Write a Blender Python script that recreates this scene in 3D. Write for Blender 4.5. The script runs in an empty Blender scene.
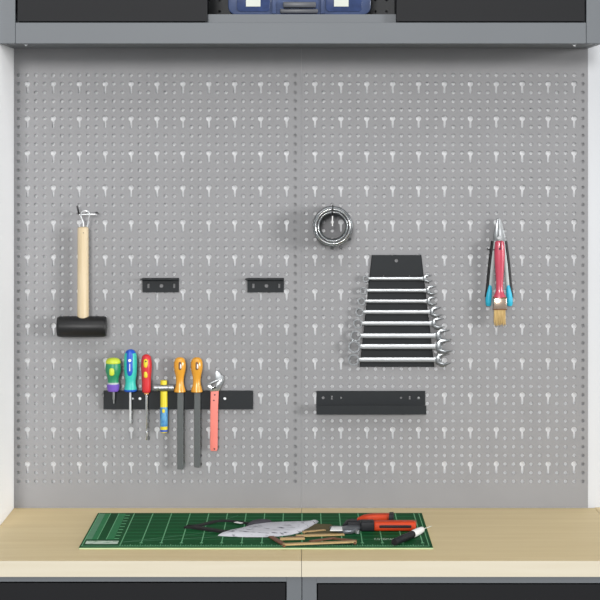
import bpy, bmesh, math, random
from mathutils import Vector, Matrix
random.seed(4)
SC = bpy.context.scene
COL = SC.collection

# ------------------------------------------------------------------ camera
DIST = 5.5                     # metres from the lens to the pegboard
FOC = 1964.3                   # focal length for a 600 px frame
CAMZ = 1.9164                  # lens height; worktop is at 0.9
cam_d = bpy.data.cameras.new('camera')
cam_d.sensor_width = 36.0
cam_d.lens = FOC / 600 * 36.0
cam_d.shift_x = -2 / 600
cam_d.shift_y = -155 / 600
cam_d.clip_end = 50
cam = bpy.data.objects.new('camera', cam_d)
cam.location = (0, -DIST, CAMZ)
cam.rotation_euler = (math.pi / 2, 0, 0)
COL.objects.link(cam)
SC.camera = cam
# ------------------------------------------------------------------ light
world = bpy.data.worlds.new('studio'); SC.world = world
world.use_nodes = True
world.node_tree.nodes['Background'].inputs[0].default_value = (0.93, 0.97, 1.0, 1)
world.node_tree.nodes['Background'].inputs[1].default_value = 0.35
sun_d = bpy.data.lights.new('window_light', 'SUN')
sun_d.energy = 1.85
sun_d.angle = math.radians(16)
sun_d.color = (1.0, 0.99, 0.98)
sun = bpy.data.objects.new('window_light', sun_d)
sun.rotation_euler = Vector((-1.25, 1.0, -0.13)).to_track_quat('-Z', 'Y').to_euler()
sun.location = (4, -4, 3)
COL.objects.link(sun)
key_d = bpy.data.lights.new('front_light', 'SUN')
key_d.energy = 1.5; key_d.angle = math.radians(8); key_d.color = (1.0, .99, .98)
key = bpy.data.objects.new('front_light', key_d)
key.rotation_euler = Vector((.08, 1.0, -.17)).to_track_quat('-Z', 'Y').to_euler()
key.location = (-1, -4, 3)
COL.objects.link(key)
lamp_d = bpy.data.lights.new('overhead_fill', 'AREA')
lamp_d.shape = 'RECTANGLE'; lamp_d.size = 3.4; lamp_d.size_y = 2.4
lamp_d.energy = 49  # added overhead fill that lifts the worktop; no such fitting is known
lamp = bpy.data.objects.new('overhead_fill', lamp_d)
lamp.location = (0.2, -2.5, 3.7)
lamp.rotation_euler = (math.radians(12), 0, 0)
COL.objects.link(lamp)
# ------------------------------------------------------------------ exposure
SC.view_settings.view_transform = 'Standard'
SC.view_settings.look = 'None'
SC.view_settings.exposure = 0.0
SC.view_settings.gamma = 1.0
SC.view_settings.use_curve_mapping = False

# ------------------------------------------------------------------ materials
def lin(c):
    c = c / 255
    return c / 12.92 if c <= .04045 else ((c + .055) / 1.055) ** 2.4
def mat(name, rgb, rough=.5, metal=0.0, var=0.0, scale=(30, 30, 30), rgb2=None, spec=None, lo=.35, hi=.65, bump=0.0, coat=0.0, alpha=None, trans=0.0):
    m = bpy.data.materials.new(name); m.use_nodes = True
    nt = m.node_tree; b = nt.nodes['Principled BSDF']
    col = tuple(lin(v) for v in rgb) + (1,)
    b.inputs['Base Color'].default_value = col
    b.inputs['Roughness'].default_value = rough
    b.inputs['Metallic'].default_value = metal
    if spec is not None: b.inputs['Specular IOR Level'].default_value = spec
    if coat: b.inputs['Coat Weight'].default_value = coat; b.inputs['Coat Roughness'].default_value = .12
    if trans: b.inputs['Transmission Weight'].default_value = trans
    if rgb2 or var or bump:
        tc = nt.nodes.new('ShaderNodeTexCoord'); mp = nt.nodes.new('ShaderNodeMapping')
        nz = nt.nodes.new('ShaderNodeTexNoise')
        mp.inputs['Scale'].default_value = scale
        nz.inputs['Scale'].default_value = 1.0; nz.inputs['Detail'].default_value = 5
        nt.links.new(tc.outputs['Object'], mp.inputs[0]); nt.links.new(mp.outputs[0], nz.inputs['Vector'])
        if rgb2 or var:
            rp = nt.nodes.new('ShaderNodeValToRGB')
            rp.color_ramp.elements[0].position = lo; rp.color_ramp.elements[1].position = hi
            c2 = tuple(lin(v) for v in rgb2) + (1,) if rgb2 else tuple(v * (1 - var) for v in col[:3]) + (1,)
            rp.color_ramp.elements[0].color = c2; rp.color_ramp.elements[1].color = col
            nt.links.new(nz.outputs['Fac'], rp.inputs[0]); nt.links.new(rp.outputs[0], b.inputs['Base Color'])
        if bump:
            bp = nt.nodes.new('ShaderNodeBump'); bp.inputs['Strength'].default_value = bump; bp.inputs['Distance'].default_value = .001
            nt.links.new(nz.outputs['Fac'], bp.inputs['Height']); nt.links.new(bp.outputs[0], b.inputs['Normal'])
    return m
M = dict(
    wall=mat('wall_paint', (200, 202, 205), .8, var=.02, scale=(3, 3, 3)),
    added_backing=mat('added_backing_white', (242, 243, 245), .7, var=.02),
    panelwhite=mat('white_side_panel', (250, 251, 253), .7, var=.02, scale=(3, 3, 3)),
    floor=mat('floor_concrete', (150, 150, 150), .8, var=.1),
    peg=mat('pegboard_grey', (139, 139, 141), .5, spec=.3, var=.05, scale=(9, 9, 9)),
    steel_grey=mat('cabinet_grey', (101, 105, 109), .45, spec=.35, var=.03, scale=(5, 5, 5)),
    door=mat('cabinet_door_black', (19, 20, 23), .5, spec=.2, var=.08, scale=(6, 6, 6)),
    gap=mat('shadow_gap_black', (10, 10, 11), .8, var=.1),
    inside=mat('cabinet_inside_dark', (52, 54, 56), .6, var=.08),
    top=mat('worktop_maple', (226, 206, 162), .6, rgb2=(218, 196, 150), scale=(2.2, 30, 30), lo=.3, hi=.7, spec=.3),
    edge=mat('worktop_edge_band', (209, 201, 181), .6, rgb2=(204, 195, 173), scale=(3, 60, 60), lo=.3, hi=.7, spec=.3),
    black=mat('powder_coat_black', (27, 31, 34), .5, spec=.25, var=.08, scale=(60, 60, 60)),
    rubber=mat('black_rubber', (27, 27, 28), .42, spec=.35, var=.1, scale=(90, 90, 90)),
    beech=mat('beech_wood', (212, 195, 164), .5, rgb2=(200, 180, 144), scale=(120, 120, 8), lo=.3, hi=.7),
    chrome=mat('chrome_steel', (215, 217, 218), .22, metal=1.0, var=.04),
    satin=mat('satin_steel', (158, 161, 163), .4, metal=.8, var=.06, scale=(60, 60, 60)),
    midsteel=mat('grey_steel', (132, 135, 137), .3, metal=.9, var=.1, scale=(80, 80, 80)),
    inside_ring=mat('ring_bore_steel', (120, 126, 128), .4, metal=.7, var=.1),
    wire=mat('bright_wire', (225, 228, 230), .3, metal=.6, var=.03),
    darkwire=mat('dark_wire', (40, 40, 42), .4, metal=.3, var=.05),
    file=mat('file_steel', (84, 88, 88), .5, metal=.35, var=.15, scale=(700, 700, 700), bump=.3),
    orange=mat('amber_handle', (222, 156, 44), .28, coat=.5, var=.1, scale=(40, 40, 20)),
    yellow=mat('yellow_plastic', (224, 206, 46), .4, var=.05),
    lime=mat('lime_plastic', (196, 212, 60), .4, var=.05),
    green=mat('green_grip', (40, 138, 96), .4, var=.12, scale=(60, 60, 60)),
    purple=mat('purple_collar', (116, 84, 186), .4, var=.08),
    teal=mat('teal_grip', (52, 190, 176), .4, var=.06, scale=(60, 60, 60)),
    blue=mat('blue_plastic', (28, 84, 190), .4, var=.06),
    skyblue=mat('light_blue_label', (92, 160, 196), .45, rgb2=(60, 120, 180), scale=(200, 200, 90), lo=.4, hi=.6),
    white=mat('white_plastic', (238, 238, 236), .45, var=.03),
    red=mat('red_grip', (206, 44, 50), .38, var=.08, scale=(60, 60, 60)),
    collar=mat('orange_collar', (214, 150, 90), .45, var=.05),
    pink=mat('salmon_grip', (230, 128, 116), .5, var=.05),
    brushred=mat('rose_lacquer', (190, 66, 88), .3, var=.08, scale=(30, 30, 30), coat=.4),
    ferrule=mat('nickel_ferrule', (214, 190, 170), .22, metal=.9, var=.05),
    brown=mat('brown_band', (112, 74, 48), .5, var=.08),
    bristle=mat('bristle_tan', (206, 180, 124), .7, rgb2=(160, 128, 78), scale=(900, 900, 30), lo=.35, hi=.6),
    gripgrey=mat('grip_grey', (178, 186, 186), .45, var=.06),
    turq=mat('turquoise_grip', (40, 176, 208), .4, var=.05),
    casebl=mat('blue_case_plastic', (62, 78, 116), .35, var=.3, scale=(20, 20, 20), coat=.3),
    label=mat('white_label', (200, 204, 194), .6, var=.04),
    latch=mat('grey_latch', (74, 76, 82), .4, var=.06),
    matg=mat('cutting_mat_green', (8, 82, 40), .65, rgb2=(5, 70, 34), scale=(6, 6, 6), spec=.12),
    matcore=mat('cutting_mat_core', (186, 206, 160), .6, var=.03),
    matline=mat('mat_print_pale', (112, 180, 132), .6, var=.06, spec=.3),
    matband=mat('mat_print_band', (86, 140, 106), .6, var=.08, spec=.3),
    matband2=mat('mat_print_dim', (40, 122, 74), .6, var=.08, spec=.15),
    matwhite=mat('mat_print_white', (196, 214, 196), .6, rgb2=(120, 160, 130), scale=(60, 60, 60), lo=.35, hi=.5),
    cloth=mat('pale_grey_cloth', (196, 196, 202), .85, rgb2=(80, 80, 90), scale=(30, 120, 120), lo=.36, hi=.43, bump=.5),
    clothdark=mat('dark_purple_grey_cloth', (72, 70, 78), .9, var=.3, scale=(60, 60, 60)),
    strap=mat('black_webbing', (26, 28, 28), .8, var=.1),
    rule=mat('ruler_wood', (188, 160, 112), .55, rgb2=(168, 136, 90), scale=(12, 60, 60), lo=.35, hi=.65),
    rulebrown=mat('ruler_brown', (120, 78, 54), .55, var=.15, scale=(40, 40, 40)),
    leather=mat('olive_leather', (92, 82, 46), .8, var=.2, scale=(40, 40, 40)),
    snip=mat('snip_orange', (198, 62, 22), .5, spec=.3, var=.06, scale=(30, 30, 30)),
    snipsteel=mat('snip_steel', (120, 124, 130), .35, metal=.6, var=.08, scale=(40, 40, 40)),
    charcoal=mat('charcoal_plastic', (30, 31, 35), .5, spec=.25, var=.08),
)

# ------------------------------------------------------------------ helpers
def link(name, bm, material, parent=None, smooth=None, recalc=True):
    if recalc: bmesh.ops.recalc_face_normals(bm, faces=bm.faces)
    me = bpy.data.meshes.new(name); bm.to_mesh(me); bm.free()
    me.materials.append(M[material] if isinstance(material, str) else material)
    if smooth is not None:
        for p in me.polygons: p.use_smooth = True
        me.set_sharp_from_angle(angle=math.radians(smooth))
    o = bpy.data.objects.new(name, me); COL.objects.link(o)
    if parent:
        o.parent = parent
        bpy.context.view_layer.update()
        o.matrix_parent_inverse = parent.matrix_world.inverted()
    return o
def thing(name, label, cat, loc=(0, 0, 0), group=None):
    o = bpy.data.objects.new(name, None); o.location = loc; o.empty_display_size = .02
    COL.objects.link(o)
    return tag(o, label, cat, group)
def tag(o, label, cat, group=None):
    o['label'] = label; o['category'] = cat
    if group: o['group'] = group
    return o
def struct(name, bm, m):
    o = link(name, bm, m); o['kind'] = 'structure'; return o
def box(bm, x0, x1, y0, y1, z0, z1, bev=0.0, seg=2):
    vs = [bm.verts.new((x, y, z)) for x in (x0, x1) for y in (y0, y1) for z in (z0, z1)]
    fs = [bm.faces.new([vs[i] for i in f]) for f in ((0, 1, 3, 2), (4, 6, 7, 5), (0, 4, 5, 1), (2, 3, 7, 6), (0, 2, 6, 4), (1, 5, 7, 3))]
    bmesh.ops.recalc_face_normals(bm, faces=fs)
    if bev:
        es = list({e for f in fs for e in f.edges})
        bmesh.ops.bevel(bm, geom=es, offset=bev, segments=seg, affect='EDGES', profile=.5, clamp_overlap=True)
    return bm
def B(*a, **k): return box(bmesh.new(), *a, **k)
def prism_pts(bm, pts, off, bev=0.0):
    """closed solid: polygon pts (Vectors) swept by vector off"""
    a = [bm.verts.new(p) for p in pts]; b = [bm.verts.new(Vector(p) + Vector(off)) for p in pts]
    n = len(a)
    fs = [bm.faces.new(a), bm.faces.new(b[::-1])] + [bm.faces.new((a[i], b[i], b[(i + 1) % n], a[(i + 1) % n])) for i in range(n)]
    bmesh.ops.recalc_face_normals(bm, faces=fs)
    if bev:
        es = list(fs[0].edges) + list(fs[1].edges)
        bmesh.ops.bevel(bm, geom=es, offset=bev, segments=2, affect='EDGES', profile=.5, clamp_overlap=True)
    return bm
def tube(bm, pts, r, n=10, caps=True):
    pts = [Vector(p) for p in pts]
    rs = r if isinstance(r, (list, tuple)) else [r] * len(pts)
    t0 = (pts[1] - pts[0]).normalized()
    up = Vector((0, 0, 1)) if abs(t0.z) < .9 else Vector((1, 0, 0))
    u = t0.cross(up).normalized()
    rings = []
    for i, p in enumerate(pts):
        t = ((pts[min(i + 1, len(pts) - 1)] - pts[max(i - 1, 0)])).normalized()
        u = (u - t * u.dot(t)).normalized(); v = t.cross(u)
        rings.append([bm.verts.new(p + (u * math.cos(a) + v * math.sin(a)) * rs[i]) for a in (2 * math.pi * k / n for k in range(n))])
    for a, b in zip(rings, rings[1:]):
        for k in range(n): bm.faces.new((a[k], a[(k + 1) % n], b[(k + 1) % n], b[k]))
    if caps: bm.faces.new(rings[0][::-1]); bm.faces.new(rings[-1])
    return bm
def smooth_path(pts, it=2):
    pts = [Vector(p) for p in pts]
    for _ in range(it):
        q = [pts[0]]
        for a, b in zip(pts, pts[1:]): q += [a * .75 + b * .25, a * .25 + b * .75]
        q.append(pts[-1]); pts = q
    return pts
def lathe(bm, centre, axis, prof, n=28, sq=1.0):
    """prof: (distance along axis, radius); sq squashes towards the board (y)"""
    c = Vector(centre); ax = Vector(axis).normalized()
    u = Vector((0, 1, 0)) if abs(ax.y) < .9 else Vector((0, 0, 1)); u = (u - ax * u.dot(ax)).normalized(); v = ax.cross(u)
    rings = []
    for t, r in prof:
        r = max(r, 1e-5)
        rings.append([bm.verts.new(c + ax * t + u * math.cos(a) * r * sq + v * math.sin(a) * r) for a in (2 * math.pi * k / n for k in range(n))])
    for a, b in zip(rings, rings[1:]):
        for k in range(n): bm.faces.new((a[k], a[(k + 1) % n], b[(k + 1) % n], b[k]))
    bm.faces.new(rings[0][::-1]); bm.faces.new(rings[-1])
    return bm
# reading the photo: a point seen at (px, py) whose distance in front of the board is d
def sc_(d): return (DIST - d) / FOC
def P(px, py, d=0.0):
    s = sc_(d); return Vector(((px - 302) * s, -d, CAMZ + (145 - py) * s))
# the same for a point at height h above the worktop
TOP = .9
def G(px, py, h=0.0):
    zd = (CAMZ - TOP - h) * FOC / (py - 145)
    return Vector(((px - 302) * zd / FOC, zd - DIST, TOP + h))
def vlathe(px, d, prof, sq=1.0, n=28):
    """upright turned shape: prof = (py, radius in px) from top to bottom"""
    s = sc_(d); c = P(px, prof[0][0], d)
    return lathe(bmesh.new(), c, (0, 0, -1), [((py - prof[0][0]) * s, r * s) for py, r in prof], n, sq)
def pill(px, py, rx, ry, d, rd, n=2.0):
    """flattened rounded pad centred at depth d"""
    bm = bmesh.new(); s = sc_(d)
    bmesh.ops.create_uvsphere(bm, u_segments=20, v_segments=12, radius=1)
    c = P(px, py, d)
    for v in bm.verts:
        v.co = Vector((c.x + v.co.x * rx * s, c.y + v.co.y * rd, c.z + math.copysign(abs(v.co.z) ** (1 / n), v.co.z) * ry * s if n != 1 else c.z + v.co.z * ry * s))
    return bm
def wall_prism(pxs, d, thick, bev=0.0, bm=None):
    """outline in the plane d in front of the board, swept back by thick"""
    return prism_pts(bm or bmesh.new(), [P(x, y, d) for x, y in pxs], (0, thick, 0), bev)
def ground_prism(pxs, h, t, bev=0.0, bm=None):
    return prism_pts(bm or bmesh.new(), [G(x, y, h) for x, y in pxs], (0, 0, t), bev)
def holed_plate(x0, x1, z0, z1, y, t, holes):
    """plate with true holes; holes = list of outlines [(x,z),...]"""
    bm = bmesh.new(); loops = [[(x0, z0), (x1, z0), (x1, z1), (x0, z1)]] + holes
    return holed_poly(loops, y, t, bm)
def holed_poly(loops, y, t, bm):
    edges = []; rings = []
    for lp in loops:
        vs = [bm.verts.new((x, y, z)) for x, z in lp]; rings.append(vs)
        for i in range(len(vs)): edges.append(bm.edges.new((vs[i], vs[(i + 1) % len(vs)])))
    r = bmesh.ops.triangle_fill(bm, edges=edges, use_beauty=True)
    fs = [g for g in r['geom'] if isinstance(g, bmesh.types.BMFace)]
    mp = {}
    for vs in rings:
        for v in vs: mp[v] = bm.verts.new((v.co.x, y + t, v.co.z))
    for f in fs: bm.faces.new([mp[v] for v in reversed(f.verts)])
    for vs in rings:
        for i in range(len(vs)):
            a, b = vs[i], vs[(i + 1) % len(vs)]
            bm.faces.new((a, b, mp[b], mp[a]))
    return bm
def circ(x, z, r, n=12): return [(x + r * math.cos(2 * math.pi * k / n), z + r * math.sin(2 * math.pi * k / n)) for k in range(n)]
def rect(x, z, hx, hz): return [(x - hx, z - hz), (x + hx, z - hz), (x + hx, z + hz), (x - hx, z + hz)]
S0 = sc_(0)
def wx(px, d=0): return (px - 302) * sc_(d)
def wz(py, d=0): return CAMZ + (145 - py) * sc_(d)

XL, XR = wx(14), wx(588)
WALL_Y = .0102
# ------------------------------------------------------------------ the setting
struct('wall_back', B(XL - .12, 1.7, WALL_Y, WALL_Y + .1, 0, 3.0), 'wall')
struct('wall_left', B(XL - .12, XL - .0004, -.28, WALL_Y, 0, 3.0), 'panelwhite')
struct('floor', B(XL - .12, 1.7, -3.2, WALL_Y, -.05, 0), 'floor')

# ------------------------------------------------------------------ pegboard
PIT = 8.64 * S0
HR = .0050
def cell_template(w, h, outline, midv):
    """outer w x h rectangle centred at 0 with the outline cut out; list of polygons + inner loop"""
    bm = bmesh.new()
    outer = [(-w / 2, -h / 2), (0, -h / 2), (w / 2, -h / 2)] + ([(w / 2, 0)] if midv else []) + [(w / 2, h / 2), (0, h / 2), (-w / 2, h / 2)] + ([(-w / 2, 0)] if midv else [])
    es = []; inner = None
    for lp in (outer, outline):
        vs = [bm.verts.new((x, 0, z)) for x, z in lp]
        for i in range(len(vs)): es.append(bm.edges.new((vs[i], vs[(i + 1) % len(vs)])))
    r = bmesh.ops.triangle_fill(bm, edges=es, use_beauty=True)
    tris = [[(v.co.x, v.co.z) for v in f.verts] for f in r['geom'] if isinstance(f, bmesh.types.BMFace)]
    bm.free()
    return tris, outline
ROUND = cell_template(PIT, PIT, circ(0, 0, HR, 10), False)
hr, sw = .0077, .0028
key = []
for k in range(13):                       # round head, opening downwards into the slot
    a = math.radians(-66 + (312) * k / 12)
    key.append((hr * math.cos(a), PIT / 2 + hr * math.sin(a)))
for k in range(7):
    a = math.pi + math.pi * k / 6
    key.append((sw * math.cos(a), -PIT / 2 + sw * math.sin(a)))
KEY = cell_template(PIT, 2 * PIT, key, True)
T = .0009
def pegboard(x0, x1, first_px, label):
    root = thing('pegboard_panel', label, 'pegboard', ((x0 + x1) / 2, 0, TOP), 'perforated steel panels above the worktop')
    verts = []; faces = []; cache = {}
    def v(x, y, z):
        k = (round(x, 6), round(y, 6), round(z, 6))
        if k not in cache: cache[k] = len(verts); verts.append(k)
        return cache[k]
    def both(poly):
        faces.append([v(x, 0, z) for x, z in poly]); faces.append([v(x, T, z) for x, z in reversed(poly)])
    def stamp(tp, cx, cz):
        tris, inner = tp
        for t in tris:
            a = (t[1][0] - t[0][0]) * (t[2][1] - t[0][1]) - (t[2][0] - t[0][0]) * (t[1][1] - t[0][1])
            both([(cx + x, cz + z) for x, z in (t if a > 0 else t[::-1])])
        n = len(inner)
        for i in range(n):
            (ax, az), (bx, bz) = inner[i], inner[(i + 1) % n]
            faces.append([v(cx + ax, 0, cz + az), v(cx + ax, T, cz + az), v(cx + bx, T, cz + bz), v(cx + bx, 0, cz + bz)])
    fx = wx(first_px); fz = wz(75.2)
    for c in range(33):
        r = 0
        while r < 48:
            cx, cz = fx + c * PIT, fz - r * PIT
            if c % 3 == 1 and r % 4 == 1:
                stamp(KEY, cx, cz - PIT / 2); r += 2
            else:
                stamp(ROUND, cx, cz); r += 1
    gx0, gx1, gz1, gz0 = fx - PIT / 2, fx + 32.5 * PIT, fz + PIT / 2, fz - 47.5 * PIT
    z0, z1 = TOP + .0006, wz(30)
    both([(x0, z0), (x1, z0), (x1, gz0), (x0, gz0)]); both([(x0, gz1), (x1, gz1), (x1, z1), (x0, z1)])
    both([(x0, gz0), (gx0, gz0), (gx0, gz1), (x0, gz1)]); both([(gx1, gz0), (x1, gz0), (x1, gz1), (gx1, gz1)])
    me = bpy.data.meshes.new('perforated_sheet'); me.from_pydata(verts, [], faces); me.update()
    me.materials.append(M['peg'])
    o = bpy.data.objects.new('perforated_sheet', me); COL.objects.link(o); o.parent = root
    o.location = -root.location
    bm = bmesh.new()                      # folded edges that stand the sheet off the wall
    box(bm, x0, x0 + T, T, WALL_Y - .0002, z0, z1); box(bm, x1 - T, x1, T, WALL_Y - .0002, z0, z1)
    box(bm, x0 + T, x1 - T, T, WALL_Y - .0002, z0, z0 + T); box(bm, x0 + T, x1 - T, T, WALL_Y - .0002, z1 - T, z1)
    link('folded_edge', bm, 'peg', root)
    bk = link('added_backing_sheet', B(x0 + T + .0003, x1 - T - .0003, WALL_Y - .0010, WALL_Y - .0002, z0 + .002, z1 - .002), 'added_backing', root)  # added behind the panel, whiter than the wall, so the holes look brighter
    bk['label'] = 'added white sheet that brightens the holes'
    link('return_flange', B(x1 - .0265, x1 - T - .0002, .0046, .0054, z0 + .002, z1 - .002), 'peg', root)
pegboard(XL, wx(301.5) - .0001, 18.7, 'left grey perforated steel panel, behind the mallet and screwdrivers')
pegboard(wx(301.5) + .0001, XR, 306.3, 'right grey perforated steel panel, behind the wrench rack and paint brush')

# ------------------------------------------------------------------ worktops
WF = -.700
def worktop(x0, x1, label, back=-.0006):
    t = thing('worktop', label, 'worktop', ((x0 + x1) / 2, -.35, .861), 'maple worktops side by side')
    link('worktop_surface', B(x0, x1, WF + .0015, back, .861, TOP, bev=.0006), 'top', t)
    link('edge_band', B(x0, x1, WF, WF + .0014, .861, TOP - .0002), 'edge', t)
worktop(XL, wx(301.6) - .0006, 'left maple worktop section with a cream edge')
worktop(wx(301.6) + .0006, wx(595) - .0006, 'middle maple worktop section under the right grey panel')
worktop(wx(595) + .0006, 1.6, 'narrow strip of maple worktop at the far right, beyond the last seam', WALL_Y - .0005)

# ------------------------------------------------------------------ lower cabinets
def pf(px, y):            # x seen in the plane y
    return (px - 302) * (DIST + y) / FOC
def pz(py, y): return CAMZ + (145 - py) * (DIST + y) / FOC
def base_cabinet(x0, x1, ix0, ix1, zt, label):
    yf = -.694
    t = thing('base_cabinet', label, 'cabinet', ((x0 + x1) / 2, -.35, 0), 'grey and black base cabinets under the worktop')
    bm = bmesh.new()
    box(bm, x0, ix0, yf, -.02, 0, .8605, bev=.001); box(bm, ix1, x1, yf, -.02, 0, .8605, bev=.001)
    box(bm, ix0, ix1, yf, -.02, zt, .8605); box(bm, ix0, ix1, yf, -.02, 0, .08)
    link('cabinet_frame', bm, 'steel_grey', t)
    link('back_panel', B(ix0, ix1, -.05, -.03, .08, zt), 'inside', t)
    link('door', B(ix0 + .002, ix1 - .002, yf + .003, yf + .023, .083, zt - .0035, bev=.0015), 'door', t)
base_cabinet(XL, -.0011, XL + .035, pf(286.6, -.694), pz(581.6, -.694), 'left base cabinet, grey frame around a black door, under the worktop')
base_cabinet(.0003, wx(595) - .001, pf(316.6, -.694), wx(595) - .036, pz(583.0, -.694), 'right base cabinet, grey frame around a black door, under the worktop')

# ------------------------------------------------------------------ wall cabinet
CF = -.272
zb = wz(48.6)
ct = thing('wall_cabinet', 'long grey wall cabinet with black doors above the grey panels', 'cabinet', (0, -.13, zb))
cx0, cx1 = XL + .0002, XR
cxl, cxr = pf(15.3, CF), pf(586, CF)
ZT = 2.78
zr = pz(22.6, CF)
bm = bmesh.new()
box(bm, cx0, cxl - .0005, CF, CF + .03, zb, ZT, bev=.0015); link('stile', bm, 'steel_grey', ct)
bm = bmesh.new()
box(bm, cxr + .0008, cx1, CF, CF + .03, zb, ZT, bev=.0015); link('stile', bm, 'steel_grey', ct)
link('bottom_rail', B(cxl, cxr, CF + .0004, CF + .03, zb, zr, bev=.0012), 'steel_grey', ct)
link('top_rail', B(cxl, cxr, CF + .0004, CF + .03, ZT - .05, ZT), 'steel_grey', ct)
bm = bmesh.new()
box(bm, cx0, cx0 + .015, CF + .03, -.0006, zb, ZT); link('side_panel', bm, 'steel_grey', ct)
link('side_panel', B(cx1 - .015, cx1, CF + .03, -.0006, zb, ZT), 'steel_grey', ct)
link('bottom_panel', B(cx0 + .015, cx1 - .015, CF + .03, -.0006, zb + .001, zb + .012), 'steel_grey', ct)
link('top_panel', B(cx0 + .015, cx1 - .015, CF + .03, -.0006, ZT - .012, ZT), 'steel_grey', ct)
shz = pz(14.3, -.24)
link('shelf', B(cx0 + .016, cx1 - .016, -.24, -.02, zr - .002, shz), 'steel_grey', ct)
# perforated dark lining at the back of the open bay
bx0, bx1 = pf(198, -.2), pf(405, -.2)
holes = [circ(bx0 + .02 + .031 * i, shz + .022 + .031 * j, .0035, 8) for i in range(18) for j in range(9) if bx0 + .02 + .031 * i < bx1 - .01]
link('back_lining', holed_plate(bx0, bx1, shz + .0005, shz + .31, -.03, .002, holes), 'inside', ct)
link('bay_side', B(pf(205, -.235) - .006, pf(205, -.235), -.235, -.021, shz + .0005, ZT - .05), 'inside', ct)
link('bay_side', B(pf(398, -.235), pf(398, -.235) + .006, -.235, -.021, shz + .0005, ZT - .05), 'inside', ct)
def cdoor(a, b):
    link('door', B(pf(a, CF), pf(b, CF), CF + .004, CF + .026, zr + .0030, ZT - .052, bev=.0012), 'door', ct)
cdoor(17, 207.3); cdoor(396.3, 585.2)
for px in (26, 574):
    c = Vector((pf(px, -.22), -.22, zb))
    b = link('bolt', lathe(bmesh.new(), c, (0, 0, -1), [(-.002, .006), (.001, .006), (.0014, .0035), (.004, .0035)], 12), 'wire', ct, smooth=30)
    b['label'] = 'bright bolt'

# blue storage case standing in the open bay
yc = -.212
sx0, sx1 = pf(228, yc), pf(371, yc)
cs = thing('storage_case', 'translucent blue plastic storage case in the open bay of the wall cabinet', 'case', ((sx0 + sx1) / 2, yc, shz))
def rounded_front(x0, x1, z0, z1, r, y, t, bev=.004):
    pts = []
    for cx, cz, a0 in ((x1 - r, z0 + r, -90), (x1 - r, z1 - r, 0), (x0 + r, z1 - r, 90), (x0 + r, z0 + r, 180)):
        for k in range(7):
            a = math.radians(a0 + 15 * k); pts.append((cx + r * math.cos(a), y, cz + r * math.sin(a)))
    return prism_pts(bmesh.new(), pts, (0, t, 0), bev)
link('case_body', rounded_front(sx0, sx1, shz + .0005, shz + .13, .022, yc, .16), 'casebl', cs, smooth=35)
for a, b in ((237, 270), (326, 362)):
    link('front_window', rounded_front(pf(a, yc), pf(b, yc), shz + .009, shz + .12, .01, yc - .003, .0035, .001), mat('case_window_blue', (46, 64, 108), .25, var=.3, scale=(50, 50, 50), coat=.5), cs, smooth=35)
for a, b in ((246, 260.5), (334, 348.5)):
    link('label_card', B(pf(a, yc), pf(b, yc), yc - .0045, yc - .0032, pz(6.6, yc), pz(6.6, yc) + .07), 'label', cs)
link('latch', B(pf(280, yc), pf(318, yc), yc - .012, yc + .001, shz + .004, shz + .016, bev=.003), 'latch', cs, smooth=30)
link('handle', B(pf(283, yc), pf(316, yc), yc - .02, yc - .0005, shz + .019, shz + .034, bev=.003), 'latch', cs, smooth=30)
for px in (274, 322.5):
    link('hinge_rib', B(pf(px - 2, yc), pf(px + 2, yc), yc - .006, yc + .002, shz + .003, shz + .125, bev=.0015), 'casebl', cs, smooth=30)

# ------------------------------------------------------------------ mallet and its hook
hk = thing('peg_hook', 'dark wire hook holding the rubber mallet', 'hook', P(79.5, 213.8), None)
dh = .047
bm = bmesh.new()
tube(bm, smooth_path([P(79.5, 213.6, -.005), P(79.5, 213.8, .02), P(79.0, 214.2, dh - .008), P(78.6, 212, dh), P(77.2, 205.8, dh + .002)], 2), .0026, 8)
link('prong', bm, 'darkwire', hk, smooth=50)
bm = bmesh.new()
tube(bm, [P(79, 214.6, dh - .003), P(95.2, 214.3, dh - .003)], .0020, 8)
link('cross_bar', bm, 'wire', hk, smooth=50)
bm = bmesh.new()
tube(bm, smooth_path([P(96.8, 212.5, -.005), P(96.8, 212.6, .03), P(96.6, 212.9, dh + .002)], 1), .0026, 8)
link('prong', bm, 'darkwire', hk, smooth=50)

ml = thing('mallet', 'black rubber mallet with a pale wooden handle, hanging head down', 'mallet', P(82, 327, .045))
s = sc_(.047)
c = P(57.4, 326.6, .047)
link('head', lathe(bmesh.new(), c, (1, 0, 0), [(0, .0255), (.0015, .0272), (.008, .0288), (.07, .0292), (.128, .0288), (.1345, .0272), (.136, .0255)], 40), 'rubber', ml, smooth=35)
link('handle', vlathe(83.1, .047, [(226.8, 3.2), (227.2, 4.6), (228.2, 5.5), (260, 5.6), (300, 5.75), (315, 5.8), (317.6, 5.8), (318.8, 5.2), (319.4, 3.5)], n=32), 'beech', ml, smooth=40)
bm = bmesh.new()
loop = [P(83.3, 229, .047), P(83.3, 221.5, .047), P(80.6, 216.5, .047), P(81.2, 212.6, .049), P(84.6, 210.4, .050), P(88.4, 211.4, .050), P(89.8, 214.6, .049), P(88.2, 219, .047), P(88.2, 223, .044), P(86.5, 229, .044)]
tube(bm, smooth_path(loop, 3), .0019, 8)
link('hanging_loop', bm, 'wire', ml, smooth=60)
link('eyelet', vlathe(83.4, .0613, [(232.4, .3), (232.8, .8), (233.4, .3)], n=10), 'darkwire', ml)

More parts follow.
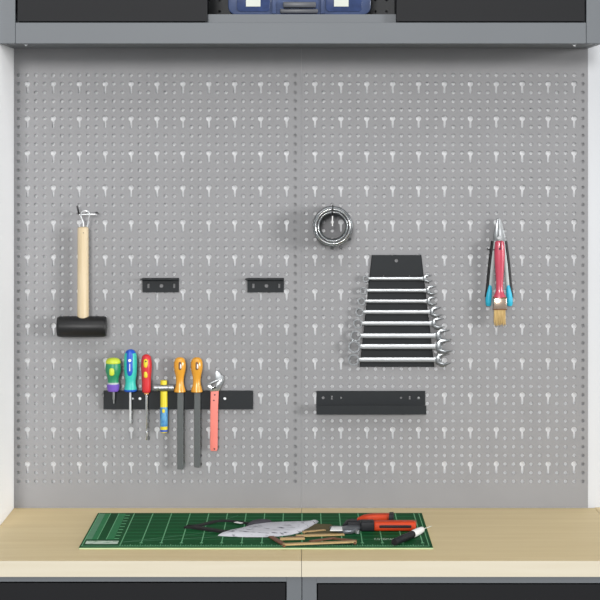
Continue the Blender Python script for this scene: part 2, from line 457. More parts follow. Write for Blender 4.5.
# ------------------------------------------------------------------ small brackets
def bracket(px, label):
    t = thing('wall_bracket', label, 'bracket', P(px + 18, 292, 0), 'small black brackets on the left panel')
    x0, x1, z0, z1 = wx(px + 2), wx(px + 38.5), wz(292.3), wz(277.8)
    zc = wz(285.8)
    h = [rect(wx(px + 8), zc, .0028, .0062), circ(wx(px + 21), zc, .0052, 12), rect(wx(px + 33.8), zc, .0026, .0058)]
    link('back_plate', holed_plate(x0, x1, z0, z1, -.0034, .0014, h), 'black', t)
    link('side_flange', B(x0, x0 + .0015, -.0019, -.0004, z0, z1 - .0015), 'black', t)
    link('side_flange', B(x1 - .0015, x1, -.0019, -.0004, z0, z1 - .0015), 'black', t)
    link('top_flange', B(wx(px - .4, .03), wx(px + 38.0, .03), -.032, -.0036, z1 - .0040, z1 - .0015, bev=.0005), 'black', t)
bracket(140.5, 'small black wall bracket with three slots, the left of the pair')
bracket(245.5, 'small black wall bracket with three slots, nearer the centre seam')

# ------------------------------------------------------------------ tool rail
RD = .013
rl = thing('tool_rail', 'long flat black tool rail behind the screwdrivers and files', 'rail', P(178, 409, 0))
hs = [circ(wx(x, RD), wz(398.6, RD), r, 10) for x, r in ((132.7, .003), (140, .0042), (224.8, .0042))]
link('rail_face', holed_plate(wx(103.5, RD), wx(253, RD), wz(409.3, RD), wz(391, RD), -RD, .0015, hs), 'black', rl)
bm = bmesh.new()
x0, x1, z0, z1 = wx(103.5, RD), wx(253, RD), wz(409.3, RD), wz(391, RD)
box(bm, x0, x1, -RD + .0016, -.0004, z1 - .0015, z1); box(bm, x0, x1, -RD + .0016, -.0004, z0, z0 + .0015)
link('rail_flange', bm, 'black', rl)
for x in (132.7, 140, 224.8):
    r_ = link('screw', lathe(bmesh.new(), P(x, 398.6, RD - .002), (0, 1, 0), [(0, .0038), (.0012, .0042), (.0105, .002)], 12), 'wire', rl, smooth=30)
    r_['label'] = 'bright screw'
# a lip in front keeps tools in the rail
link('bottom_lip', B(wx(103.5, RD), wx(253, RD), -RD - .002, -RD - .0002, z0, z0 + .003), 'black', rl)

# stubby ratchet driver
D = .036
t = thing('ratchet_screwdriver', 'stubby green screwdriver with yellow cap and purple collar', 'screwdriver', P(113, 403, D))
link('grip', vlathe(113.2, D, [(363, 7.0), (366, 7.6), (369, 7.8), (372, 7.5), (376, 6.0), (379.5, 5.3), (382.5, 5.5), (383.5, 5.6)], .95), 'green', t, smooth=50)
link('cap', vlathe(113.2, D, [(357.6, 1.5), (358, 4), (359, 6.0), (361, 7.4), (362.6, 7.5), (363.4, 7.2)], .95), 'lime', t, smooth=50)
bm = vlathe(113.2, D, [(384, 5.9), (385, 6.3), (390, 5.8), (391.4, 5.0)], .95, n=24)
for v in bm.verts:
    pass
link('collar', bm, 'purple', t, smooth=20)
link('collar_ring', vlathe(113.2, D, [(382.4, 5.6), (384.3, 5.8)], .95), 'gripgrey', t, smooth=30)
link('grip_inlay', pill(111.8, 372, 2.6, 4.0, D + .019, .0035), 'lime', t, smooth=60)
link('bit', vlathe(113.8, D, [(391, 1.25), (399, 1.25), (400, .8), (403.4, .7)], 1, n=10), 'satin', t, smooth=30)

# teal driver
D = .034
t = thing('screwdriver', 'tallest screwdriver, teal grip with a blue inlay and blue top', 'screwdriver', P(130.5, 422, D), 'screwdrivers on the tool rail')
link('grip', vlathe(130.5, D, [(353, 5.6), (356, 6.3), (362, 6.6), (368, 6.5), (372, 6.3), (376, 6.0), (380, 5.2), (384, 5.2), (387, 6.0), (389.4, 6.4)], 1), 'teal', t, smooth=50)
link('top_cap', vlathe(130.5, D, [(349.2, .8), (349.6, 2.4), (350.8, 4.2), (353.2, 5.4)], 1), 'blue', t, smooth=50)
link('collar', vlathe(130.5, D, [(389.3, 6.5), (391, 6.2), (391.8, 4.6)], 1), 'blue', t, smooth=40)
link('inlay', pill(129.8, 363.5, 3.3, 13.2, D + .0147, .0048), 'blue', t, smooth=60)
link('logo_dot', lathe(bmesh.new(), P(129.7, 360.6, D + .0202), (0, 1, 0), [(0, .0042), (.0015, .0044)], 16), 'white', t)
bm = bmesh.new()
for i in range(6): box(bm, *(lambda p: (p.x - .0012, p.x + .0012, p.y, p.y + .001, p.z - .0014, p.z + .0014))(P(129.7, 364.4 + i * 1.25, D + .0202)))
lg = link('printed_lettering', bm, 'white', t)
link('shaft', vlathe(130.3, D, [(391.5, 1.15), (420, 1.15), (421, 1.0), (423, 1.1), (423.4, .9)], 1, n=12), 'wire', t, smooth=30)

# red driver
D = .034
t = thing('screwdriver', 'red grip screwdriver with two yellow inlays', 'screwdriver', P(146.5, 440, D), 'screwdrivers on the tool rail')
link('grip', vlathe(146.4, D, [(354.2, .8), (354.8, 2.8), (356.6, 4.4), (360, 5.1), (366, 5.5), (370, 5.3), (376, 4.8), (384, 4.5), (390, 4.3), (392, 3.9), (392.6, 3.2)], 1), 'red', t, smooth=50)
link('collar', vlathe(146.4, D, [(392.4, 2.5), (394, 2.3), (394.4, 1.8)], 1), 'collar', t, smooth=40)
link('inlay', pill(145.8, 363.6, 2.3, 4.8, D + .0118, .0045), 'yellow', t, smooth=60)
link('inlay', pill(145.8, 374.3, 2.1, 3.9, D + .0106, .0045), 'yellow', t, smooth=60)
link('logo_mark', lathe(bmesh.new(), P(145.8, 361.4, D + .0168), (0, 1, 0), [(0, .0022), (.0015, .0024)], 12), 'charcoal', t)
link('shaft', vlathe(146.5, D, [(394, 1.15), (428, 1.15), (429, .9), (431, .9), (432, 1.5), (438, 1.5), (440, 1.1)], 1, n=12), 'chrome', t, smooth=30)

# little hammer
D = .028
t = thing('hammer', 'small hammer with grey steel head and yellow and blue handle', 'hammer', P(164, 432, D))
bm = bmesh.new()
lathe(bm, P(153.8, 387.7, D), (1, 0, 0), [(0, .0092), (.001, .0100), (.010, .0100), (.012, .0088), (.040, .0088), (.042, .0100), (.0545, .0100), (.0555, .0092)], 24)
link('head', bm, 'satin', t, smooth=30)
link('handle_end', vlathe(163.7, D, [(380.2, 2.6), (380.6, 3.3), (384.6, 3.4)], .9), 'yellow', t, smooth=40)
link('handle', vlathe(163.9, D, [(391.2, 3.5), (407, 3.6), (430, 3.6), (432.4, 3.2), (433, 1.6)], .9), 'yellow', t, smooth=40)
link('handle_sleeve', vlathe(163.9, D, [(407, 3.72), (407.2, 3.8), (426, 3.8), (426.3, 3.7)], .9), 'skyblue', t, smooth=40)
link('end_band', vlathe(163.9, D, [(429.6, 3.7), (431.6, 3.55)], .9), 'blue', t, smooth=40)
link('printed_badge', pill(163.5, 411, 1.4, 2.0, D + .0098, .0012), 'yellow', t, smooth=60)

# files
def file_tool(cx, tx, top, bot, label):
    D = .030
    t = thing('file', label, 'file', P(cx, bot, D), 'files on the tool rail')
    bm = vlathe(cx, D, [(top, 1.4), (top + .5, 3.2), (top + 2, 4.8), (top + 5, 5.8), (top + 9, 6.1), (top + 14, 5.5), (top + 19, 4.2), (top + 24, 3.7), (top + 28, 4.2), (top + 32, 5.4), (top + 34.4, 5.9), (top + 35, 5.2)], .8)
    link('handle', bm, 'orange', t, smooth=50)
    link('hanging_hole', pill(cx + .1, top + 8.8, 1.7, 4.2, D + .0118, .0026), 'brown', t, smooth=60)
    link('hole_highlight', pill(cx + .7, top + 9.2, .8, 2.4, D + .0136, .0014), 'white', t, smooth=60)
    h = P(tx, top + 34.6, D)
    link('blade', B(h.x - .0088, h.x + .0088, -D - .0028, -D + .0028, P(tx, bot, D).z, h.z, bev=.0012), 'file', t)
file_tool(179.9, 180.4, 357.2, 469.3, 'flat file with amber handle, the left of the pair')
file_tool(196.8, 197.3, 357.2, 467.3, 'flat file with amber handle, next to the adjustable wrench')

# adjustable wrench
D = .026
t = thing('adjustable_wrench', 'adjustable wrench with a salmon pink handle on the tool rail', 'wrench', P(214, 452, D))
link('handle', wall_prism([(210.6, 390.2), (218.8, 389.2), (218.0, 410), (217.6, 449), (216.8, 451.2), (210.8, 451.2), (210.0, 449), (210.2, 410)], D + .004, .009, .002), 'pink', t, smooth=30)
link('fixed_jaw', wall_prism([(206.6, 386.2), (210.8, 384.6), (212.2, 387.2), (216.4, 385.6), (215.4, 383.2), (223.0, 378.6), (223.6, 381), (219.6, 391), (210.6, 391.6)], D + .005, .010, .001), 'chrome', t, smooth=30)
link('sliding_jaw', wall_prism([(206.4, 384.3), (222.8, 377.2), (223.6, 379.2), (207.0, 386.0)], D + .007, .012, .0008), 'satin', t, smooth=30)
link('upper_jaw', wall_prism([(215.2, 371.6), (217.4, 370.4), (219.6, 372.2), (221.3, 375.0), (223.4, 376.4), (223.6, 378.2), (215.0, 381.6)], D + .005, .010, .001), 'satin', t, smooth=30)
link('adjusting_screw', lathe(bmesh.new(), P(211.8, 388.8, D + .003), P(216.2, 386.8, 0) - P(211.8, 388.8, 0), [(0, .0030), (.002, .0036), (.004, .0028), (.006, .0036), (.008, .0028), (.010, .0036), (.0125, .0030)], 14), 'darkwire', t, smooth=20)
for x, y in ((214.8, 394.9), (213.9, 400.4), (214.4, 449)):
    link('rivet', lathe(bmesh.new(), P(x, y, D + .0052), (0, 1, 0), [(0, .0020), (.0012, .0022)], 10), 'darkwire', t)

# ------------------------------------------------------------------ shiny ring on its hook
D0, D1 = .0085, .104
rg = thing('steel_ring', 'round polished steel ring holder, open so the panel shows through', 'ring', P(332.7, 226.8, .08))
def annulus(ro, ri, d0, d1, bev, c=(332.8, 226.6)):
    s = sc_(d1); cc = P(c[0], c[1], d1); L = d1 - d0
    ro *= s; ri *= s; n = 56
    prof = [(0, ri + bev), (bev, ri), (L - bev, ri), (L, ri + bev), (L, ro - bev), (L - bev, ro), (bev, ro), (0, ro - bev)]
    bm = bmesh.new(); rings = []
    for y, r in prof:
        rings.append([bm.verts.new((cc.x + r * math.cos(2 * math.pi * k / n), cc.y + y, cc.z + r * math.sin(2 * math.pi * k / n))) for k in range(n)])
    m = len(rings)
    for i in range(m):
        a, b = rings[i], rings[(i + 1) % m]
        for k in range(n): bm.faces.new((a[k], a[(k + 1) % n], b[(k + 1) % n], b[k]))
    return bm
link('outer_band', annulus(20.0, 18.3, D0, D1 - .012, .0020), 'midsteel', rg, smooth=50)
link('outer_rim', annulus(18.3, 16.5, D0, D1, .0022), 'chrome', rg, smooth=50)
link('inner_groove', annulus(16.5, 15.0, D0, D1 - .010, .0005), 'darkwire', rg, smooth=50)
link('inner_rim', annulus(15.0, 14.2, D0, D1 - .001, .0009), 'chrome', rg, smooth=50)
link('bore', annulus(14.2, 13.6, D0, D1 - .004, .0005), 'inside_ring', rg, smooth=50)
hk = thing('peg_hook', 'slim wire hook with a white tip through the steel ring', 'hook', P(332.2, 213.5))
bm = bmesh.new()
tube(bm, smooth_path([P(332.3, 212.9, -.005), P(332.3, 213.0, .03), P(332.5, 215.2, D1 + .002), P(332.6, 214.5, D1 + .009), P(332.7, 204.6, D1 + .009)], 2), .0018, 8)
link('wire', bm, 'darkwire', hk, smooth=50)
bm = bmesh.new()
tube(bm, [P(332.4, 216, D1 + .006), P(332.4, 226, D1 + .006)], .0016, 8)
link('tip', bm, 'white', hk, smooth=50)

# ------------------------------------------------------------------ wrench rack with combination wrenches
rk = thing('wrench_rack', 'tapered black steel rack carrying a graded set of wrenches', 'rack', P(397, 367, 0))
RK = .0045
def edgeL(y): return 371.8 + (y - 255) * (359.6 - 371.8) / 112
def edgeR(y): return 421.3 + (y - 255) * (434.4 - 421.3) / 112
pr = [(x_, z_) for x_, z_ in ((wx(359.6, RK), wz(367, RK)), (wx(434.4, RK), wz(367, RK)), (wx(421.3, RK), wz(255, RK)), (wx(371.8, RK), wz(255, RK)))]
hl = [circ(wx(396.4, RK), wz(260.6, RK), .0050, 12), circ(wx(383.5, RK), wz(276.0, RK), .0020, 8), circ(wx(409.5, RK), wz(276.0, RK), .0020, 8)]
link('back_plate', holed_poly([pr] + hl, -RK, .0015, bmesh.new()), 'black', rk)
for e in (edgeL, edgeR):
    bm = bmesh.new()
    sgn = 1 if e is edgeL else -1
    pts = [P(e(y), y, RK) for y in (255, 367)]
    prism_pts(bm, [pts[0], pts[1], pts[1] + Vector((sgn * .0015, 0, 0)), pts[0] + Vector((sgn * .0015, 0, 0))], (0, RK - .0005, 0))
    link('side_flange', bm, 'black', rk)
wy = [278.6, 290.5, 301.2, 312.0, 323.4, 335.8, 346.6, 359.7]
xl = [366.0, 363.6, 361.6, 359.6, 357.8, 355.6, 354.2, 353.6]
xr = [427.4, 431.2, 431.6, 435.6, 437.6, 442.6, 443.4, 442.4]
wd = [3.0, 3.2, 3.4, 3.8, 4.2, 4.8, 5.0, 4.6]
rj = [4.4, 5.2, 5.0, 5.8, 6.2, 7.2, 8.0, 7.2]
rr = [3.2, 3.6, 3.9, 4.3, 4.8, 5.6, 6.2, 5.8]
names = ['shortest', 'second shortest', 'third shortest', 'fourth from the top', 'fourth from the bottom', 'third from the bottom', 'second from the bottom', 'bottommost']
DW = .020
def ring_prism(cx, cy, ro, ri, d, thick, bm, gap=None, n=28):
    """ring, or open jaw when gap=(angle, half width) """
    s = sc_(d); c = P(cx, cy, d)
    ro *= s; ri *= s
    if gap is None:
        angs = [2 * math.pi * k / n for k in range(n)]
        o = [bm.verts.new((c.x + ro * math.cos(a), c.y, c.z + ro * math.sin(a))) for a in angs]
        i = [bm.verts.new((c.x + ri * math.cos(a) * (1 + .05 * (k % 2)), c.y, c.z + ri * math.sin(a) * (1 + .05 * (k % 2)))) for k, a in enumerate(angs)]
        o2 = [bm.verts.new(v.co + Vector((0, thick, 0))) for v in o]; i2 = [bm.verts.new(v.co + Vector((0, thick, 0))) for v in i]
        for k in range(n):
            j = (k + 1) % n
            bm.faces.new((o[k], o[j], i[j], i[k])); bm.faces.new((o2[j], o2[k], i2[k], i2[j]))
            bm.faces.new((o[j], o[k], o2[k], o2[j])); bm.faces.new((i[k], i[j], i2[j], i2[k]))
for i in range(8):
    y, w = wy[i], wd[i]
    s = sc_(DW)
    lab = {0: 'shortest combination wrench, topmost in the rack', 7: 'bottommost combination wrench in the rack'}.get(
        i, names[i] + ' combination wrench in the rack' if 'from' not in names[i] else 'combination wrench, ' + names[i] + ' in the rack')
    DWi = DW + (.010 if i == 6 else 0)
    t = thing('combination_wrench', lab, 'wrench', P(397, y, DW), 'combination wrenches in the rack')
    # ledge of the rack that carries this wrench
    ly = P(0, y + w / 2 + .25, DW).z
    link('ledge', B(wx(edgeL(y) + 1.2, RK), wx(edgeR(y) - 1.2, RK), -DWi + .001, -RK - .0002, ly - .0016, ly - .0002), 'black', rk)
    x0, x1 = xl[i] + rr[i] - .8, xr[i] - rj[i] * .75
    bm = bmesh.new()
    pts = [(x0, y - w * .42), (x0 + 5, y - w * .5), (x1 - 4, y - w * .5), (x1, y - w * .72), (x1 + 1.2, y - w * .72), (x1 + 1.2, y + w * .72), (x1, y + w * .72), (x1 - 4, y + w * .5), (x0 + 5, y + w * .5), (x0, y + w * .42)]
    link('shaft', wall_prism(pts, DWi, .0055, .0012), 'satin', t, smooth=30)
    bm = bmesh.new(); ring_prism(xl[i], y + .2, rr[i], rr[i] * .70, DWi - .001, .008, bm)
    link('box_end', bm, 'midsteel', t, smooth=40)
    # open end, jaws tilted 15 degrees
    R = rj[i]; cx, cy = xr[i], y
    tilt = math.radians(8); hw = .46
    op = []
    a0 = math.asin(hw) + .12
    for k in range(17):
        a = a0 + (2 * math.pi - 2 * a0) * k / 16
        rad = R * (1.12 if k in (0, 16) else 1.0)
        op.append((rad * math.cos(a) + (R * .25 if k in (0, 16) else 0), rad * math.sin(a)))
    inner = [(R * .15, -hw * R), (-R * .12, -hw * R * .62), (-R * .20, 0), (-R * .12, hw * R * .62), (R * .15, hw * R)]
    pts = [(px_, py_) for px_, py_ in op + inner]
    pts = [(cx + a * math.cos(tilt) - b * math.sin(tilt), cy - (a * math.sin(tilt) + b * math.cos(tilt))) for a, b in pts]
    link('open_end', wall_prism(pts, DWi + .0015, .0085, .0018), 'midsteel', t, smooth=30)

# ------------------------------------------------------------------ small parts tray
tr = thing('wall_tray', 'long black wall tray with a folded front lip, right of the seam', 'tray', P(371, 414, 0))
TD = .044
x0, x1 = wx(316.3, 0), wx(425.2, 0)
zt_, zbm = wz(390.8), wz(414.6, TD)
zc = wz(397.6)
hh = [circ(wx(323.2), zc, .0042, 10), rect(wx(331.8), zc, .0022, .0052), circ(wx(341), zc, .0026, 10),
      circ(wx(401.0), zc, .0032, 10), rect(wx(409.6), zc, .0022, .0048), circ(wx(418.6), zc, .0036, 10)]
link('back_plate', holed_plate(x0, x1, zbm, zt_, -.0034, .0014, hh), 'black', tr)
bm = bmesh.new()
box(bm, x0, x0 + .0015, -.0019, -.0004, zbm, zt_); box(bm, x1 - .0015, x1, -.0019, -.0004, zbm, zt_)
box(bm, x0 + .0015, x1 - .0015, -.0019, -.0004, zt_ - .0015, zt_)
link('wall_flange', bm, 'black', tr)
link('tray_floor', B(x0, x1, -TD + .0015, -.0036, zbm, zbm + .0015), 'black', tr)
link('front_lip', B(x0, x1 + .0002, -TD, -TD + .0014, zbm, wz(405.6, TD)), 'black', tr)

# ------------------------------------------------------------------ pliers and brush on one hook
hk = thing('peg_hook', 'small dark hook beside the paint brush handle', 'hook', P(487.5, 248))
bm = bmesh.new()
tube(bm, smooth_path([P(487.2, 248.2, -.005), P(487.2, 248.4, .010), P(488.2, 249.6, .016), P(490, 249.4, .019), P(499.6, 250.2, .048), P(500, 247.0, .052)], 2), .0014, 8)
link('wire', bm, 'darkwire', hk, smooth=50)
D = .022
t = thing('pliers', 'pliers with turquoise tipped grey handles, behind the paint brush', 'pliers', P(499, 306, D))
link('jaw', wall_prism([(497.4, 219.5), (498.6, 218.2), (498.9, 241), (499, 246), (494.2, 243), (493.6, 236), (495.6, 226)], D + .002, .010, .001), 'midsteel', t, smooth=30)
link('jaw', wall_prism([(499.1, 218.2), (500.4, 219.3), (502.6, 226), (505.4, 237), (505, 243), (499.4, 246), (499.1, 241)], D + .002, .010, .001), 'satin', t, smooth=30)
link('pivot', lathe(bmesh.new(), P(499.2, 238, D + .006), (0, 1, 0), [(0, .0052), (.001, .006), (.003, .006)], 18), 'chrome', t, smooth=30)
for sg in (-1, 1):
    def X(v): return 499.1 + sg * v
    cen = [(4.2, 241), (5.4, 250), (7.0, 262), (8.2, 275), (9.2, 286), (10.6, 297), (10.8, 305)]
    arm = [(X(a - .2), b) for a, b in cen]
    bm = bmesh.new(); tube(bm, smooth_path([P(x_, y_, D) for x_, y_ in arm], 1), [.0068] * len(smooth_path([P(x_, y_, D) for x_, y_ in arm], 1)), 14)
    link('handle', bm, 'gripgrey', t, smooth=60)
    bm = bmesh.new(); tube(bm, smooth_path([P(X(a + 2.2), b, D + .002) for a, b in cen[:-1]], 1), .0048, 8)
    link('grip_edge', bm, 'rubber', t, smooth=60)
    bm = bmesh.new()
    pp = smooth_path([P(X(8.9), 284, D + .002), P(X(9.9), 292, D + .002), P(X(10.7), 299, D + .002), P(X(10.6), 306, D + .002)], 1)
    rads = [.004, .0055, .0072, .0086, .0088, .0088, .0082, .0055][:len(pp)]
    rads += [.006] * (len(pp) - len(rads))
    tube(bm, pp, rads, 14); link('grip_tip', bm, 'turq', t, smooth=60)
D = .046
t = thing('paint_brush', 'flat paint brush with a rose red handle, hanging bristles down', 'brush', P(499.5, 326, D))
link('handle', vlathe(499.6, D, [(240.8, 2.6), (241.2, 4.0), (242.6, 4.7), (248, 5.1), (256, 5.3), (264, 4.9), (274, 4.1), (284, 3.5), (290, 3.6), (293.5, 4.6), (296, 6.0), (297.6, 6.4)], .55), 'brushred', t, smooth=50)
f0, f1 = P(493.2, 297.3, D), P(506.6, 309.6, D)
link('ferrule', B(f0.x, f1.x, -D - .0085, -D + .0085, f1.z, f0.z, bev=.003), 'ferrule', t, smooth=35)
for y0, y1 in ((297.0, 298.4), (308.4, 309.8)):
    bm = bmesh.new()
    a, b = P(492.9, y0, D), P(506.9, y1, D); box(bm, a.x, b.x, -D - .0092, -D + .0092, b.z, a.z, bev=.002)
    link('ferrule_band', bm, 'brown', t, smooth=30)
bm = bmesh.new()
rnd = random.Random(2)
for k in range(24):
    for j in range(4):
        x = 494.4 + 10.6 * k / 23; x2 = 499.6 + (x - 499.6) * 1.04 + rnd.uniform(-.4, .4); dd = D - .006 + .004 * j
        tube(bm, [P(x, 309.2, dd), P(x2, 323.2 + rnd.uniform(-1.5, 2.8), dd)], [.0012, .0006], 5)
br = link('bristles', bm, 'bristle', t); br['kind'] = 'stuff'
link('hanging_hole', lathe(bmesh.new(), P(500, 248.8, D + .0082), (0, 1, 0), [(0, .0030), (.0015, .0032)], 12), 'strap', t)
bm = bmesh.new(); tube(bm, smooth_path([P(500.2, 248.6, D + .009), P(500.6, 244.5, D + .009), P(500.9, 241, D + .006)], 1), .0009, 6)
link('hanging_string', bm, 'strap', t, smooth=50)

# ------------------------------------------------------------------ cutting mat
mt = thing('cutting_mat', 'green cutting mat with a pale printed grid on the worktop', 'mat', (-.115, -.33, TOP))
MX0, MX1, MY0, MY1 = -.5610, .3295, -.5610, -.1000
link('mat_core', B(MX0 + .0005, MX1 + .0005, MY0 - .001, MY1, TOP, TOP + .0035, bev=.0005), 'matcore', mt)
link('mat_surface', B(MX0, MX1, MY0, MY1, TOP + .0036, TOP + .0050, bev=.0004), 'matg', mt)
MZ = TOP + .0051
def strip(bm, x0, x1, y0, y1, z=MZ, t=.00025): box(bm, x0, x1, y0, y1, z, z + t)
def seg(bm, a, b, w, z=MZ, t=.00025):
    a = Vector((*a, z)); b = Vector((*b, z)); n = (b - a).normalized().cross(Vector((0, 0, 1))) * w / 2
    prism_pts(bm, [a - n, b - n, b + n, a + n], (0, 0, t))
bm = bmesh.new(); strip(bm, -.5540, -.5390, -.462, MY1 - .012); link('printed_band', bm, 'matband', mt)
bm = bmesh.new(); strip(bm, -.5385, -.5265, -.462, MY1 - .012); strip(bm, -.5010, -.4830, -.462, MY1 - .012); link('dim_printed_band', bm, 'matband2', mt)
bm = bmesh.new(); strip(bm, -.5500, -.4680, -.520, -.482); link('white_title_strip', bm, 'matwhite', mt)
PITCH = .0511
gx = [i * PITCH for i in range(-9, 7)]
bm = bmesh.new()
for x in gx: strip(bm, x - .0013, x + .0013, -.505, MY1 - .008)
seg(bm, (-.5520, -.548), (-.5575, MY1 - .008), .0022) if False else strip(bm, -.5565, -.5545, -.548, MY1 - .008)
strip(bm, -.5260, -.5240, -.462, MY1 - .008); strip(bm, -.5030, -.5010, -.462, MY1 - .008)
strip(bm, .3195, .3215, -.548, MY1 - .008)
strip(bm, -.5565, .3215, -.549, -.545)
strip(bm, -.4615, -.4585, -.545, -.500)
for x in gx[1:]: strip(bm, x - .004, x + .004, -.512, -.504)
link('grid_line', bm, 'matline', mt)
bm = bmesh.new()
for k in range(1, 9): strip(bm, -.4599, .3066, -.505 + k * .0440 - .0013, -.505 + k * .0440 + .0013)
link('fine_cross_line', bm, 'matband2', mt)
bm = bmesh.new()
n = 0
x = gx[0]
while x < .307:
    ln = (.018, .008, .012, .008)[n % 4]; strip(bm, x - .0007, x + .0007, -.544, -.544 + ln); x += PITCH / 8; n += 1
for k in range(10):
    strip(bm, -.4820, -.4700, -.495 + k * .0395, -.495 + k * .0395 + .006)
link('printed_scale', bm, 'matline', mt)
bm = bmesh.new()
for dx, dy in ((.30, .175), (.30, .085)):
    seg(bm, (-.4590, -.500), (-.4590 + dx, -.500 + dy), .0016, MZ + .0003)
seg(bm, G(200, 527.4, .0054).xy, G(238, 515.6, .0054).xy, .0016, MZ + .0003)
link('angle_line', bm, 'matband', mt)
def text(body, size, px, py, parent, m, name='printed_text', stretch=1.0):
    cu = bpy.data.curves.new(name, 'FONT'); cu.body = body; cu.size = size; cu.extrude = .0001; cu.space_character = 1.05
    me_o = bpy.data.objects.new(name, cu); COL.objects.link(me_o)
    me_o.data.materials.append(M[m])
    g = G(px, py, .0056); me_o.location = Vector((g.x, g.y, MZ + .0002)) - parent.location; me_o.parent = parent
    me_o.scale = (1, stretch, 1)
    bpy.context.view_layer.update()
    me = bpy.data.meshes.new_from_object(me_o.evaluated_get(bpy.context.evaluated_depsgraph_get()))
    o = bpy.data.objects.new(name, me); COL.objects.link(o)
    o.parent = parent; o.location = me_o.location; o.scale = me_o.scale
    bpy.data.objects.remove(me_o)
    return o
text('ROTOMART', .0105, 374.2, 539.8, mt, 'matwhite', 'printed_name', 3.0)

MH = .0056                    # height of the mat print above the worktop
# ------------------------------------------------------------------ things lying on the mat
def puff(outline, spine, h, base, rings=6, material='cloth', name='x', parent=None, wob=0.0, seed=1):
    """cushion-like solid: outline ring rising to a spine ridge; outline and spine are matching point lists"""
    rnd = random.Random(seed); bm = bmesh.new()
    n = len(outline); R = []
    for k in range(rings + 1):
        tt = k / rings
        rr_ = math.sqrt(max(0, 1 - (1 - tt) ** 2))
        R.append([bm.verts.new((outline[i].x * (1 - tt) + spine[i].x * tt, outline[i].y * (1 - tt) + spine[i].y * tt, base + .0015 + h * rr_ + (rnd.uniform(-wob, wob) if k > 1 else 0))) for i in range(n)])
    low = [bm.verts.new((p.x, p.y, base)) for p in outline]
    for a, b in zip([low] + R, R):
        for i in range(n): bm.faces.new((a[i], a[(i + 1) % n], b[(i + 1) % n], b[i]))
    bm.faces.new(low[::-1])
    bmesh.ops.remove_doubles(bm, verts=R[-1], dist=1e-6)
    return link(name, bm, material, parent, smooth=50)
HB = TOP + MH
cl = thing('work_cloth', 'pale grey speckled cloth bundle with a looped black strap', 'cloth', G(265, 531, MH))
ol = [(218, 535.8), (226, 533.4), (236, 531.4), (246, 528.4), (254, 526), (262, 524.6), (272, 523.8), (286, 523.4), (300, 523.2), (312, 522.6), (318.5, 521.8),
      (314, 526), (307, 530), (299, 533), (290, 535.2), (278, 536.4), (264, 537.2), (250, 537.2), (238, 536.9), (226, 536.4)]
sp = [(max(228, min(308, x)), 531.6 - (x - 228) * .055) for x, y in ol]
sp = [(x, 534.4 - (x - 240) * .11) for x, y in [(max(243, min(304, a)), b) for a, b in ol]]
puff([G(x, y, MH) for x, y in ol], [G(x, y, MH) for x, y in sp], .011, HB, 6, 'cloth', 'cloth_body', cl, .0012)
o2 = [(246, 526.2), (250, 523.6), (258, 522.2), (266, 521.8), (273, 522.6), (270, 525.4), (260, 527.2), (250, 528)]
puff([G(x, y, MH) for x, y in o2], [G(260, 525, MH)] * 8, .012, HB, 4, 'clothdark', 'dark_cuff', cl, .001, 3)
def ribbon(pts, w, z0, t, name, material, parent):
    bm = bmesh.new(); c = [G(x, y, z0) for x, y in pts]; c = smooth_path(c, 2); L = []
    n = len(c)
    ws = [w[0] + (w[1] - w[0]) * i / (n - 1) for i in range(n)] if isinstance(w, tuple) else [w] * n
    for i, p in enumerate(c):
        d = (c[min(i + 1, n - 1)] - c[max(i - 1, 0)]).normalized(); nn = d.cross(Vector((0, 0, 1))).normalized() * ws[i] / 2
        L.append([bm.verts.new(p - nn), bm.verts.new(p + nn), bm.verts.new(p + nn + Vector((0, 0, t))), bm.verts.new(p - nn + Vector((0, 0, t)))])
    for a, b in zip(L, L[1:]):
        for k in range(4): bm.faces.new((a[k], a[(k + 1) % 4], b[(k + 1) % 4], b[k]))
    bm.faces.new(L[0][::-1]); bm.faces.new(L[-1])
    return link(name, bm, material, parent)
ribbon([(186, 527.6), (197, 528.6), (210, 530.6), (224, 532.6), (236, 532.2), (246, 529.4), (252, 527.6)], (.024, .016), MH, .005, 'strap', 'strap', cl)
ribbon([(187, 527.2), (198, 526.8), (208, 524.2), (217, 521.9), (226, 521.6), (238, 522.9), (250, 524.6)], (.016, .008), MH, .005, 'strap', 'strap', cl)
ribbon([(235.5, 522.2), (241.5, 523.4)], .012, MH + .0052, .001, 'strap_tag', 'white', cl)

fr = thing('folding_rule', 'folded wooden rule with tan segments partly under the grey cloth', 'ruler', G(320, 540, MH))
def stick(a, b, w, z, t, material, name='segment'):
    A, Bp = G(*a, z), G(*b, z); d = (Bp - A).normalized(); n = d.cross(Vector((0, 0, 1))) * w / 2
    link(name, prism_pts(bmesh.new(), [A - n, Bp - n, Bp + n, A + n], (0, 0, t), .0006), material, fr)
stick((271, 537.4), (284, 545.4), .014, MH, .004, 'rulebrown')
stick((283, 545.2), (356, 542.4), .016, MH + .0042, .004, 'rule')
stick((280, 540.0), (304.5, 539.4), .013, MH, .0055, 'rule')
stick((310, 542.0), (335, 538.6), .010, MH, .004, 'rulebrown')
stick((333, 539.2), (356, 541.6), .010, MH, .004, 'rulebrown')
stick((296, 536.8), (344, 535.2), .014, MH, .0045, 'rule')
stick((286, 538.2), (304, 537.4), .012, MH, .003, 'rulebrown')
stick((303, 533.4), (325, 531.4), .011, MH, .0055, 'rule')
for x, y, z in ((284, 545.1, .0084), (355, 542.3, .0084)):
    link('joint_rivet', lathe(bmesh.new(), G(x, y, MH + z), (0, 0, -1), [(-.0008, .0025), (0, .0035), (.0045, .0035)], 12), 'brown', fr)
ls = thing('leather_scrap', 'flat olive brown scrap of leather under the snips and grey cloth', 'leather', G(320, 528, MH))
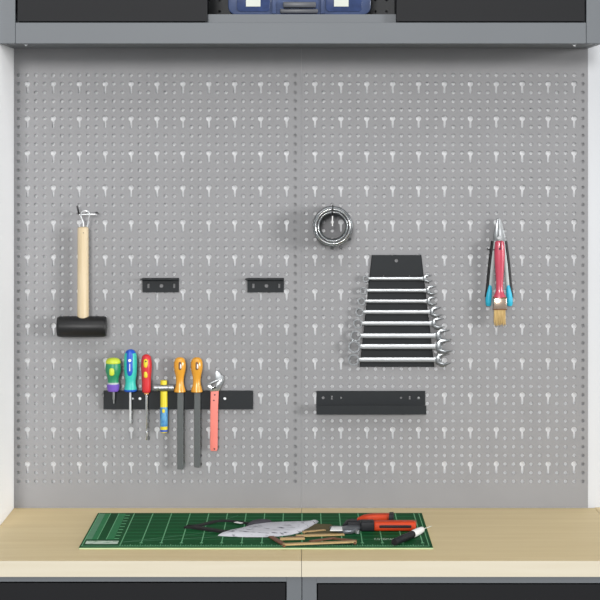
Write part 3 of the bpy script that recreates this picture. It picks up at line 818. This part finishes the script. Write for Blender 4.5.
link('leather_sheet', ground_prism([(310, 525.8), (316, 524.8), (331, 525.4), (336, 529), (344, 531.5), (340, 533.6), (326, 534.2), (309, 534.8), (303, 533.2), (306, 529)], MH, .0032, .0008), 'leather', ls)

# snips
sn = thing('hand_snips', 'orange handled hand snips with dark steel jaws on the green mat', 'snips', G(375, 531, MH))
def gb(x0, x1, y0, y1, z0, z1, bev): return box(bmesh.new(), x0, x1, y0, y1, TOP + z0, TOP + z1, bev, 3)
y0 = G(0, 531.4, MH).y
sc1 = (DIST + y0) / FOC
def gx_(px): return (px - 302) * sc1
def pivoted(bm, ang, c):
    bmesh.ops.rotate(bm, verts=bm.verts, cent=c, matrix=Matrix.Rotation(math.radians(ang), 3, 'Z')); return bm
fh = link('handle', gb(gx_(373.6), gx_(416.2), y0, y0 + .036, MH, MH + .024, .006), 'snip', sn, smooth=40)
link('grip_inlay', gb(gx_(379.2), gx_(411.6), y0 - .0012, y0 + .004, MH + .0085, MH + .0165, .0022), 'charcoal', sn, smooth=40)
link('handle_end', gb(gx_(412.6), gx_(417.2), y0 + .022, y0 + .034, MH + .010, MH + .0245, .002), 'brown', sn, smooth=40)
link('handle_collar', gb(gx_(360.6), gx_(374.4), y0 - .001, y0 + .038, MH, MH + .0245, .003), 'charcoal', sn, smooth=40)
y1 = G(0, 520.6, MH + .004).y + .01
link('handle', ground_prism([(357, 525.5), (362, 523.2), (372, 521.6), (391.4, 521.4), (392, 519.4), (372, 519.4), (363, 521), (357, 523.8)], MH, .018, .004), 'snip', sn, smooth=40)
link('handle_end', ground_prism([(388.8, 521.8), (393.4, 521.6), (393.8, 519.0), (389.2, 519.0)], MH, .0195, .003), 'charcoal', sn, smooth=40)
link('handle_link', gb(gx_(347), gx_(364), y0 + .032, y0 + .050, MH, MH + .020, .004), 'charcoal', sn, smooth=40)
jb = ground_prism([(329.6, 530.4), (334, 533), (343, 534.4), (352, 534.0), (358, 532.4), (362, 530.6), (362, 525.6), (354, 526.0), (349, 528.6), (343, 530.0), (334, 529.6)], MH, .011, .003)
link('jaw', jb, 'snipsteel', sn, smooth=40)
link('jaw', ground_prism([(342.5, 529.6), (346, 524.6), (352, 523.4), (361, 524.4), (361, 527), (352, 528.0)], MH, .013, .002), 'charcoal', sn, smooth=40)
ub = link('blade_glare', ground_prism([(330, 531.2), (342.6, 531.2), (342.0, 527.6), (331.6, 527.6)], MH + .0112, .003, .0012), 'white', sn, smooth=40)  # white patch on the jaw, standing in for glare on the steel
link('pivot_bolt', lathe(bmesh.new(), G(357.4, 530.0, MH + .019), (0, 0, -1), [(0, .0035), (.001, .0055), (.009, .0055)], 16), 'satin', sn, smooth=30)

# awl
aw = thing('awl', 'black handled awl with white collar and thin pale point', 'awl', G(404, 540, MH))
r = .0099
a, b, c, d = G(394, 546.2, MH), G(413, 538.0, MH), G(422.8, 533.0, MH), G(431.5, 529.9, MH)
for q in (a, b, c, d): q.z += r + .0002
bm = bmesh.new(); ab = (b - a); tube(bm, [a, a + ab * .03, a + ab * .5, a + ab * .97, b], [.0075, .0088, .0094, .0090, .0082], 18); link('handle', bm, 'charcoal', aw, smooth=45)
bm = bmesh.new(); bc = c - b; tube(bm, [b - bc * .05, b + bc * .1, b + bc * .55, b + bc * .9, c], [.0086, .0098, .0096, .0078, .0045], 18); link('collar', bm, 'white', aw, smooth=45)
bm = bmesh.new(); tube(bm, [c, d], [.0012, .0007], 8); link('point', bm, 'label', aw, smooth=45)
